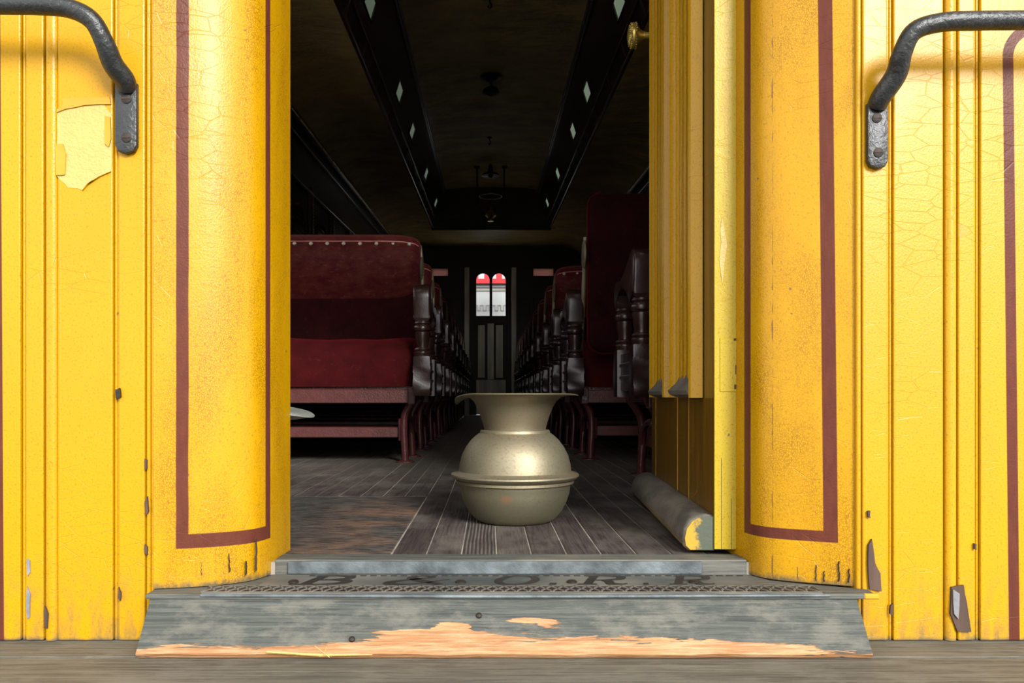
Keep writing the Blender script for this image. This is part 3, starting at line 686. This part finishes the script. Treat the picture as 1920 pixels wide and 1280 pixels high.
for a, b in ((.100, .352), (.425, .672)):
    m = .040
    rec = obj('door_panel', box(B(), -.004, .003, a+m, b-m, .30, DH-.15, .003), 'door_face', d1)
    for k in range(4):
        t = a+m+.018+k*(b-a-2*m-.036)/3
        obj('reed', tube(B(), [(-.004, t, .315), (-.004, t, DH-.16)], .006, 6), 'door_mould', rec, smooth=60)
    # bolection moulding: two long members and a dusty foot
    sec = [(0, 0), (-.008, .001), (-.021, .006), (-.024, .014), (-.018, .021), (-.012, .024), (-.012, .031), (-.006, .036), (0, .040)]
    for st_, sg_ in ((a, 1), (b, -1)):
        bm = B(); loft(bm, [[(u, st_+sg_*v, z) for u, v in sec] for z in (.2765, DH-.12)]); obj('panel_moulding', bm, 'door_mould', d1, smooth=35)
    bm = B(); sec2 = [(0, .276), (-.010, .277), (-.023, .283), (-.026, .291), (-.020, .300), (-.013, .306), (-.006, .322), (0, .325)]
    loft(bm, [[(u, y, z) for u, z in sec2] for y in (a+.026, b-.006)]); obj('moulding_foot', bm, 'dusty', d1, smooth=35)
for t in (.385, .72, .25): obj('joint_line', box(B(), .0012, .003, t, t+.0010, .06, .276), 'peel_edge', d1)
# rounded wooden weather roll along the foot of the door
prf = [(0.001, .006), (-.044, .006), (-.052, .014), (-.054, .028), (-.050, .046), (-.040, .060), (-.026, .068), (-.012, .070), (.001, .068)]
bm = B(); ys_ = [.006, .010] + [.03+.745*k/14 for k in range(15)] + [.788, .792]; rg = []
for i, yy in enumerate(ys_):
    k = .93 if i in (0, len(ys_)-1) else 1; j = 1+.012*math.sin(i*2.3)
    rg.append([(u*k*j, yy, .035+(z-.035)*k*j) for u, z in prf])
loft(bm, rg); wr_ = obj('weather_roll', bm, 'log', d1, smooth=50)
bm = B(); prism(bm, [(u*.93, .035+(z-.035)*.93) for u, z in prf], 'Y', .0040, .0075); obj('roll_end', bm, 'log_end', wr_)
# door knob
kz = 1.258; ky = .760
bm = B(); lathe(bm, [(.022, 0), (.022, -.004), (.013, -.007), (.009, -.010), (.009, -.022), (.0105, -.023), (.0105, -.026), (.013, -.029), (.016, -.035), (.022, -.040), (.029, -.043), (.033, -.048), (.0335, -.051), (.0335, -.055), (.031, -.060), (.024, -.066), (.012, -.069), (0, -.070)], (0, ky, kz), 'X', 32)
kn = obj('door_knob', bm, 'brass', d1, smooth=35, label='ornate brass door knob')
bm = B()
for k in range(28):
    a = 2*PI*k/28
    for rr, hh in ((.0325, -.0465), (.0315, -.0590), (.026, -.0635)):
        m = Matrix.Translation((hh, ky+math.cos(a)*rr, kz+math.sin(a)*rr)) @ Matrix.Rotation(a, 4, 'X') @ Matrix.Rotation((1 if k % 2 else -1)*.6, 4, 'Z')
        box(bm, -.0024, .0024, -.0012, .0012, -.0016, .0016, .0006, mat=m)
obj('knob_ornament', bm, 'brass', kn)

# ---------------------------------------------------------------- grab handles
def grab(pts, plate, screws, label):
    px0, py0, px1, py1 = plate
    x0, _, z1 = P(px0, py0, WY-.004); x1, _, z0 = P(px1, py1, WY-.004); xc = (x0+x1)/2
    t = thing('grab_handle', label, 'handle', (xc, WY, z0)); O = Vector((xc, WY, z0))
    path = smoothpath([Vector(P(a, b, WY-off))-O for a, b, off in pts], 7)
    n = len(path); rad = [.0138 + (.0022 if i > n*.62 else 0)*math.sin(PI*min(1, (i-n*.62)/(n*.38)) if i > n*.62 else 0) for i in range(n)]
    obj('bar', tube(B(), path, rad, 14), 'black_iron', t, smooth=60)
    hw = (x1-x0)/2; h = z1-z0
    pl_ = [(-hw, h), (hw, h), (hw, hw*.8), (hw*.72, hw*.25), (0, 0), (-hw*.72, hw*.25), (-hw, hw*.8)]
    obj('mounting_plate', prism(B(), pl_, 'Y', -.010, .0005, .0025), 'black_iron', t, smooth=40)
    for (sx, sy) in screws:
        p = Vector(P(sx, sy, WY-.010))-O
        s_ = obj('screw', lathe(B(), [(.0078, .002), (.0078, -.0012), (.006, -.002), (0, -.0022)], (p.x, -.010, p.z), 'Y', 14), 'screw', t, smooth=40)
        obj('slot', box(B(), p.x-.0062, p.x+.0062, -.0130, -.0118, p.z-.0008, p.z+.0008), 'bare', s_) 
    return t
grab([(-420, 0, .070), (-200, 4, .072), (0, 9, .072), (70, 10, .072), (130, 16, .070), (172, 38, .066), (196, 80, .055), (212, 120, .036), (234, 150, .016), (238, 168, .006)],
     (218, 158, 259, 290), ((237, 185), (237, 258)), 'black iron grab handle on the yellow wall left of the doorway')
grab([(2300, 36, .070), (2100, 36, .072), (1920, 38, .072), (1830, 39, .072), (1765, 42, .070), (1715, 58, .066), (1692, 98, .055), (1680, 140, .036), (1652, 182, .016), (1644, 200, .006)],
     (1624, 196, 1663, 318), ((1644, 221), (1647, 286)), 'black iron grab handle on the yellow wall right of the doorway')

# ---------------------------------------------------------------- brass cuspidor
def cuspidor(name, loc, label, mat, prof_body, prof_neck, bend):
    t = thing(name, label, 'spittoon', loc)
    obj('body', lathe(B(), prof_body, seg=64), mat, t, smooth=32)
    obj('flared_neck', lathe(B(), prof_neck, seg=96, fn=bend), mat, t, smooth=40)
    return t
body = [(0, .0), (.076, .0), (.086, .004), (.094, .011), (.106, .026), (.116, .046), (.122, .064), (.1245, .082), (.1255, .0845), (.132, .087), (.132, .0925), (.130, .094), (.138, .0965), (.1435, .1025), (.1430, .106), (.137, .1085), (.1285, .1105), (.126, .113),
        (.1245, .128), (.119, .148), (.110, .166), (.098, .182), (.0865, .1925), (.0790, .1975), (.0785, .2005), (.0770, .2035), (.0745, .2045), (.0725, .2030), (.0690, .2025)]
neck = [(.069, .200), (.0695, .208), (.073, .222), (.0785, .238), (.0850, .254), (.0930, .268), (.104, .2775), (.120, .2815), (.1385, .2835), (.1415, .2832), (.1418, .2850), (.1390, .2858), (.120, .2840), (.103, .2800), (.091, .271), (.0825, .256), (.076, .240), (.0705, .224), (.067, .208), (.066, .19)]
def bend_main(p):
    k = max(0, (-p.x - .088)/.05); r = math.hypot(p.x, p.y)
    p.z -= k*k*(.008 + .017*min(1, max(0, (p.y+.03)/.07)))*(1 if r > .09 else .0); p.x += .006*k
    k2 = max(0, (p.x-.10)/.04); p.z -= .003*k2*k2
    return p
cusp = cuspidor('cuspidor', (.058, 1.79, 0.0), 'large dull brass spittoon with dented flared rim standing in the open doorway', 'cusp', body, neck, bend_main)
# second spittoon hidden behind the left pillar, only its bent brim shows
def bend2(p):
    k = max(0, (p.x-.075)/.085); p.z -= .013*k*k; return p
neck2 = [(.05, .18), (.052, .20), (.060, .222), (.075, .238), (.10, .250), (.135, .2585), (.160, .2560), (.163, .2545), (.163, .2525), (.155, .2500), (.13, .240), (.10, .2365), (.072, .226), (.055, .21), (.047, .19)]
body2 = [(0, 0), (.062, 0), (.072, .006), (.088, .03), (.094, .06), (.094, .10), (.088, .14), (.070, .17), (.055, .186), (.050, .19)]
cuspidor('cuspidor', (-.502, 1.53, 0.0), 'pale grey spittoon behind the left pillar with only its drooping brim tip showing', 'enamel', body2, neck2, bend2)

# ---------------------------------------------------------------- coach seats
def make_seat(sg, width, face, label, group, loc, bu, rot=0):
    """sg: -1 seat on the left of the aisle, +1 right. local x = sg*u. face: back on the far side (True) or on the near side."""
    t = thing('coach_seat', label, 'seat', loc, 0, group)
    X = lambda u: sg*u
    W = width
    # cushion
    sec = [(.555, .318), (.085, .318), (.078, .36), (.079, .42), (.090, .458), (.125, .490), (.19, .515), (.27, .527), (.36, .530), (.46, .520), (.53, .500), (.558, .46)]
    cen = (.32, .40); rg = []
    for u, k in [(.047, .84), (.050, .92), (.060, .975), (.080, .995), (.11, 1)] + [(.11+(W-.11)*i/8, 1) for i in range(1, 9)]:
        wob = .004*math.sin(u*9+1)+.003*math.sin(u*23)
        rg.append([(X(u), cen[0]+(a-cen[0])*(k if k > .9 else k), cen[1]+(b-cen[1])*k + (wob+.008*min(1, max(0, u-.2)*1.4) if b > .45 else 0)) for a, b in sec])
    cu = obj('seat_cushion', loft(B(), rg), 'plush', t, smooth=60)
    obj('cushion_base', box(B(), min(X(.055), X(W)), max(X(.055), X(W)), .10, .54, .295, .32), 'iron_paint', t)
    # backrest
    if face:
        q = bu
        pan_ = [(.565, .47), (.580, .60), (.590, .74), (.605, .90), (.62, .98), (.655, .98), (.655, .74), (.64, .60), (.625, .47)]
        rg = [[(X(u), .61+(a-.61)*k, b) for a, b in pan_] for u, k in ((q, .5), (q+.008, .85), (q+.02, 1), (W, 1))]
        bk = obj('backrest', loft(B(), rg), 'plush_back_shaded', t, smooth=50)
        rs = [(.596, .735), (.578, .762), (.552, .800), (.524, .848), (.505, .905), (.503, .95), (.520, .992), (.545, 1.022), (.575, 1.044), (.615, 1.052), (.655, 1.040), (.672, .99), (.668, .90), (.650, .78)]
        rc_ = (.600, .915)
        stn = [(q-.018, .34, .44), (q-.011, .55, .64), (q+.004, .74, .79), (q+.028, .87, .885), (q+.065, .955, .95), (q+.11, .99, .985), (q+.14, 1, 1)] + [(q+.14+(W-q-.14)*i/6, 1, 1) for i in range(1, 7)]
        def tr(a, b, kv, kz, g=1.0): return (rc_[0]+(a-rc_[0])*kv*g, 1.0+(b-1.0)*kz*g if False else rc_[1]+.04+(b-rc_[1]-.04)*kz*g)
        rg = [[(X(u), *tr(a, b, kv, kz)) for a, b in rs] for u, kv, kz in stn]
        rl = obj('headrest_roll', loft(B(), rg), 'plush_roll', t, smooth=70)
        gb = [(.5165, .972), (.5335, 1.006)]
        bm = B(); R1 = []
        for u, kv, kz in stn[1:]:
            a0 = tr(gb[0][0], gb[0][1], kv, kz, 1.035); a1 = tr(gb[1][0], gb[1][1], kv, kz, 1.035)
            b0 = tr(gb[0][0], gb[0][1], kv, kz, .99); b1 = tr(gb[1][0], gb[1][1], kv, kz, .99)
            R1.append([(X(u), *a0), (X(u), *a1), (X(u), *b1), (X(u), *b0)])
        loft(bm, R1); obj('gimp_band', bm, 'gimp', rl, smooth=30)
        bm = B(); u = q+.03
        while u < W-.02:
            kv = 1 if u > q+.14 else .93; kz = 1 if u > q+.14 else .955
            p = tr(.5225, .9895, kv, kz, 1.045)
            lathe(bm, [(.0095, .002), (.0085, -.003), (.004, -.0055), (0, -.006)], (X(u), p[0], p[1]), 'Y', 8); u += .0765
        obj('nail_heads', bm, 'nail', rl, kind='stuff', smooth=60)
        lev = [(q-.012, .62, 1.0), (q-.022, .60, .92), (q-.026, .585, .80), (q-.032, .56, .66), (q-.036, .53, .52), (.036, .46, .40), (.036, .42, .33)]
        disc = (q-.022, .60, .885)
    else:
        q = bu
        H0, H1 = .455, 1.105; r = .055
        def rr(o):   # rounded rectangle in u,z
            pts = []
            for cx_, cz_, a0 in ((q+r, H0+r, PI), (W, H0, None), (W, H1, None), (q+r, H1-r, PI/2)):
                if a0 is None: pts.append((cx_, cz_+(o if cz_ == H0 else -o)))
                else:
                    for k in range(7):
                        a = a0 + (PI/2)*k/6; rad = r-o
                        pts.append((cx_+math.cos(a)*rad, cz_+math.sin(a)*rad))
            return pts
        rg = []
        for o, v in ((.030, -.128), (.010, -.122), (.003, -.112), (0, -.098), (0, -.075), (.006, -.062), (.02, -.058)):
            rg.append([(X(a), v+(.03 if False else 0), b) for a, b in rr(o)])
        bk = obj('backrest', loft(B(), rg), 'plush_back_shaded', t, smooth=60)
        pts = [(X(a), -.105, b) for a, b in rr(-.002)]
        i0 = 8; cyc = pts[i0+1:] + pts[:i0]
        obj('piping', tube(B(), cyc[0:] , .005, 6), 'plush', bk, smooth=60)
        lev = [(q-.008, -.085, .93), (q-.012, -.07, .80), (q-.012, -.03, .66), (q-.012, .03, .52), (.038, .15, .40), (.038, .22, .33)]
        disc = (q-.014, -.085, .86)
    obj('swing_lever', tube(B(), smoothpath([(X(a), b, c) for a, b, c in lev], 4), .0085, 6), 'cream_metal', t, smooth=60)
    obj('lever_disc', lathe(B(), [(0, -.008), (.052, -.006), (.060, 0), (.052, .005), (.03, .009), (0, .010)], (X(disc[0]), disc[1], disc[2]), 'X', 20), 'cream_metal', t, smooth=50)
    # rails and footboard
    a, b = sorted((X(.052), X(W)))
    obj('seat_rail', box(B(), a, b, .090, .116, .250, .306, .003), 'rail_paint', t)
    obj('seat_rail', box(B(), a, b, .500, .525, .250, .300, .003), 'rail_paint', t)
    a, b = sorted((X(.112), X(W))); obj('footboard', box(B(), a, b, .17, .46, .104, .148, .003), 'rail_paint', t)
    # cast iron end frame
    def leg(v):
        bm = B(); tube(bm, smoothpath([(X(.045), v-.01, .315), (X(.048), v-.01, .270), (X(.070), v-.005, .235), (X(.088), v, .195), (X(.091), v, .13), (X(.087), v, .06), (X(.085), v, .006)], 4), [.019]*5+[.016]*20, 8)
        o = obj('leg', bm, 'iron_paint', t, smooth=50)
        obj('foot', lathe(B(), [(.040, 0), (.040, .005), (.025, .009), (.016, .014), (0, .015)], (0, 0, 0), 'Z', 16, fn=lambda p: Vector((p.x+X(.085), p.y*.6+v, p.z))), 'iron_paint', o, smooth=50)
    leg(.15); leg(.47)
    bm = B(); box(bm, *sorted((X(.036), X(.068))), .080, .135, .245, .318, .004, 2); box(bm, *sorted((X(.036), X(.068))), .135, .52, .262, .312, .004, 2); obj('end_bracket', bm, 'iron_paint', t)
    bm = B(); tube(bm, smoothpath([(X(.089), .15, .10), (X(.09), .19, .17), (X(.09), .31, .195), (X(.09), .43, .17), (X(.089), .47, .10)], 5), .012, 6); box(bm, *sorted((X(.096), X(.115))), .15, .20, .09, .185, .004); obj('leg_brace', bm, 'iron_paint', t, smooth=50)
    # turned wooden armrest
    ar = [(-.034, .590), (-.036, .63), (-.041, .668), (-.037, .702), (-.020, .722), (.003, .728), (.028, .720), (.052, .700), (.085, .678), (.13, .664), (.20, .658), (.27, .664), (.305, .668), (.333, .656), (.338, .635), (.334, .595), (.268, .595), (.262, .618), (.235, .632), (.17, .634), (.11, .628), (.068, .606), (.046, .570), (.036, .575)]
    top = obj('armrest', prism(B(), ar, 'X', -.034, .034, .009, 3), 'dark_wood', t, smooth=45)
    for v, h in ((0, 1), (.30, 1)):
        bm = B()
        rg = [[(-a, v-a, z), (a, v-a, z), (a, v+a, z), (-a, v+a, z)] for a, z in ((.033, .60), (.033, .592), (.026, .578))]
        if v: rg = [[(-a, v-a, z), (a, v-a, z), (a, v+a, z), (-a, v+a, z)] for a, z in ((.032, .60), (.032, .592), (.026, .578))]
        loft(bm, rg)
        lathe(bm, [(.024, .582), (.031, .578), (.033, .571), (.028, .565), (.034, .559), (.036, .551), (.034, .543), (.026, .538), (.032, .534), (.032, .528), (.0285, .505), (.0245, .482), (.0245, .474), (.031, .471), (.033, .466), (.029, .461), (.035, .456), (.036, .450), (.030, .440), (.03, .43)], (0, v, 0), 'Z', 18)
        obj('turned_post', bm, 'dark_wood', top, smooth=40)
        f = -1 if v == 0 else 1
        bp = [(v+f*.034, .438), (v+f*.038, .400), (v+f*.034, .372), (v+f*.036, .345), (v+f*.046, .315), (v+f*.044, .290), (v+f*.034, .280), (v-f*.034, .280), (v-f*.034, .438)]
        obj('post_base', prism(B(), bp, 'X', -.035, .035, .006, 2), 'dark_wood', top, smooth=40)
    bm = B(); box(bm, -.022, .022, .034, .266, .30, .425, .004); 
    for z in (.345, .385): box(bm, -.027, .027, .036, .264, z-.006, z+.006, .003)
    obj('arm_panel', bm, 'dark_wood', top)
    return t
def copy_tree(o, parent=None):
    c = o.copy(); C.objects.link(c)
    if parent: c.parent = parent
    for ch in list(kids.get(o.name, [])): copy_tree(ch, c)
    return c
AL, AR = -.268, .361; DL, DR, PI_ = 3.20, 3.35, .75
WL = AL-XL-.01-.035; WR_ = XR-.045-AR
ordw = ['first', 'second', 'third', 'fourth', 'fifth', 'sixth', 'seventh', 'eighth', 'ninth', 'tenth', 'eleventh']
gL, gR = 'crimson plush seats left of the aisle', 'crimson plush seats right of the aisle'
sL = make_seat(-1, WL, True, 'nearest crimson plush seat left of the aisle, with nail-studded braid along its back', gL, (AL, DL, 0), .075)
sR = make_seat(1, WR_, False, 'crimson plush seat right of the aisle with its tall flat plush back towards the doorway', gR, (AR, DR, 0), .043)
sR2 = make_seat(1, WR_, True, 'crimson seat right of the aisle, second behind the tall flat back, facing the doorway', gR, (AR, DR+PI_, 0), .045)
kids = {}
for o in bpy.data.objects:
    if o.parent: kids.setdefault(o.parent.name, []).append(o)
for i in range(1, 10):
    c = copy_tree(sL); c.location = (AL, DL+PI_*i, 0); c['label'] = 'crimson plush seat left of the aisle, %s row counted from the doorway' % ordw[i]
for i in range(2, 10):
    c = copy_tree(sR2); c.location = (AR, DR+PI_*i, 0); c['label'] = 'crimson plush seat right of the aisle, %s row behind the tall flat back' % ordw[i]
sR2['label'] = 'crimson plush seat right of the aisle, second row, just behind the tall flat back'
c = copy_tree(sR); c.location = (.462, 2.40, -.004); c['label'] = 'seat half hidden behind the open door, its dark turned arm and iron leg showing'
for ch in c.children:
    if ch.type == 'MESH' and ch.name.split('.')[0] in ('seat_cushion', 'backrest', 'seat_rail', 'footboard', 'cushion_base'):
        ch.scale.x = .90
        for g in ch.children: pass

# ---------------------------------------------------------------- lamps and hooks on the ceiling
def zcl(y): return zm(y)
yl = 6.2
t = thing('ceiling_lamp', 'dark bronze two-tier lamp under the clerestory ceiling', 'lamp', (CX-.015, yl, zcl(yl)))
obj('top_disc', lathe(B(), [(0, 0), (.05, -.0), (.085, -.012), (.090, -.022), (.06, -.035), (.03, -.045), (0, -.045)], seg=28), 'lamp_metal', t, smooth=40)
obj('stem', lathe(B(), [(.015, -.04), (.012, -.08), (.018, -.10), (0, -.10)], seg=14), 'old_brass', t, smooth=40)
obj('smoke_bell', lathe(B(), [(.02, -.09), (.055, -.11), (.068, -.135), (.05, -.145), (.02, -.15), (0, -.15)], seg=28), 'lamp_metal', t, smooth=40)
obj('finial', lathe(B(), [(.03, -.145), (.03, -.155), (.012, -.165), (0, -.166)], seg=16), 'old_brass', t, smooth=40)
for yy, lab in ((4.90, 'small dark hook on the clerestory ceiling at the top of the view'), (7.85, 'small dark hook on the ceiling between the lamps')):
    t = thing('ceiling_hook', lab, 'hook', (CX-.025, yy, zcl(yy)))
    obj('base', lathe(B(), [(0, 0), (.022, 0), (.020, -.01), (.008, -.014), (0, -.014)], seg=16), 'lamp_metal', t, smooth=40)
    obj('hook', tube(B(), smoothpath([(0, 0, -.01), (0, 0, -.035), (.012, 0, -.055), (0, 0, -.072), (-.013, 0, -.06)], 5), .005, 8), 'lamp_metal', t, smooth=60)
yl = 8.85; k = yl/F
t = thing('hanging_lamp', 'dark hanging oil lamp with long U-shaped bracket and glass ring near the far end', 'lamp', ((920-VX)*k, yl, zcl(yl)))
def L3(px, py): return ((px-920)*k, 0, (EH-(py-VY)*k)-zcl(yl))
obj('bracket', tube(B(), [L3(894, 312)] + smoothpath([L3(894.5, 318), L3(895, 350), L3(896, 380), L3(903, 393), L3(915, 399)], 5), .009, 8), 'lamp_metal', t, smooth=60)
obj('bracket', tube(B(), [L3(946, 312)] + smoothpath([L3(945.5, 318), L3(945, 350), L3(944, 380), L3(937, 393), L3(925, 399)], 5), .009, 8), 'lamp_metal', t, smooth=60)
for px in (894, 946): a = L3(px, 315); obj('rosette', lathe(B(), [(0, .03), (.035, .02), (.03, 0), (.012, -.01), (0, -.01)], a, seg=16), 'lamp_metal', t, smooth=50)
z_ = L3(920, 368)[2]
obj('shade_ring', tube(B(), [(math.cos(2*PI*i/32)*.125, math.sin(2*PI*i/32)*.125, z_) for i in range(33)], .005, 6), 'old_brass', t, smooth=60)
zb_2 = L3(920, 400)[2]
obj('oil_font', lathe(B(), [(0, zb_2+.03), (.03, zb_2+.03), (.035, zb_2+.01), (.06, zb_2-.01), (.062, zb_2-.03), (.03, zb_2-.055), (.012, zb_2-.065), (.012, zb_2-.078), (.035, zb_2-.080), (.035, zb_2-.088), (0, zb_2-.088)], seg=24), 'brass', t, smooth=40)
obj('burner', lathe(B(), [(0, zb_2+.075), (.018, zb_2+.075), (.022, zb_2+.03), (0, zb_2+.03)], seg=14), 'old_brass', t, smooth=40)
zs_ = L3(920, 330)[2]
obj('smoke_bell', lathe(B(), [(0, 0), (.02, -.02), (.03, zs_+.05), (.09, zs_+.02), (.10, zs_), (.03, zs_+.01), (.012, zs_-.02), (0, zs_-.02)], seg=24), 'lamp_metal', t, smooth=40)
bpy.context.view_layer.update()
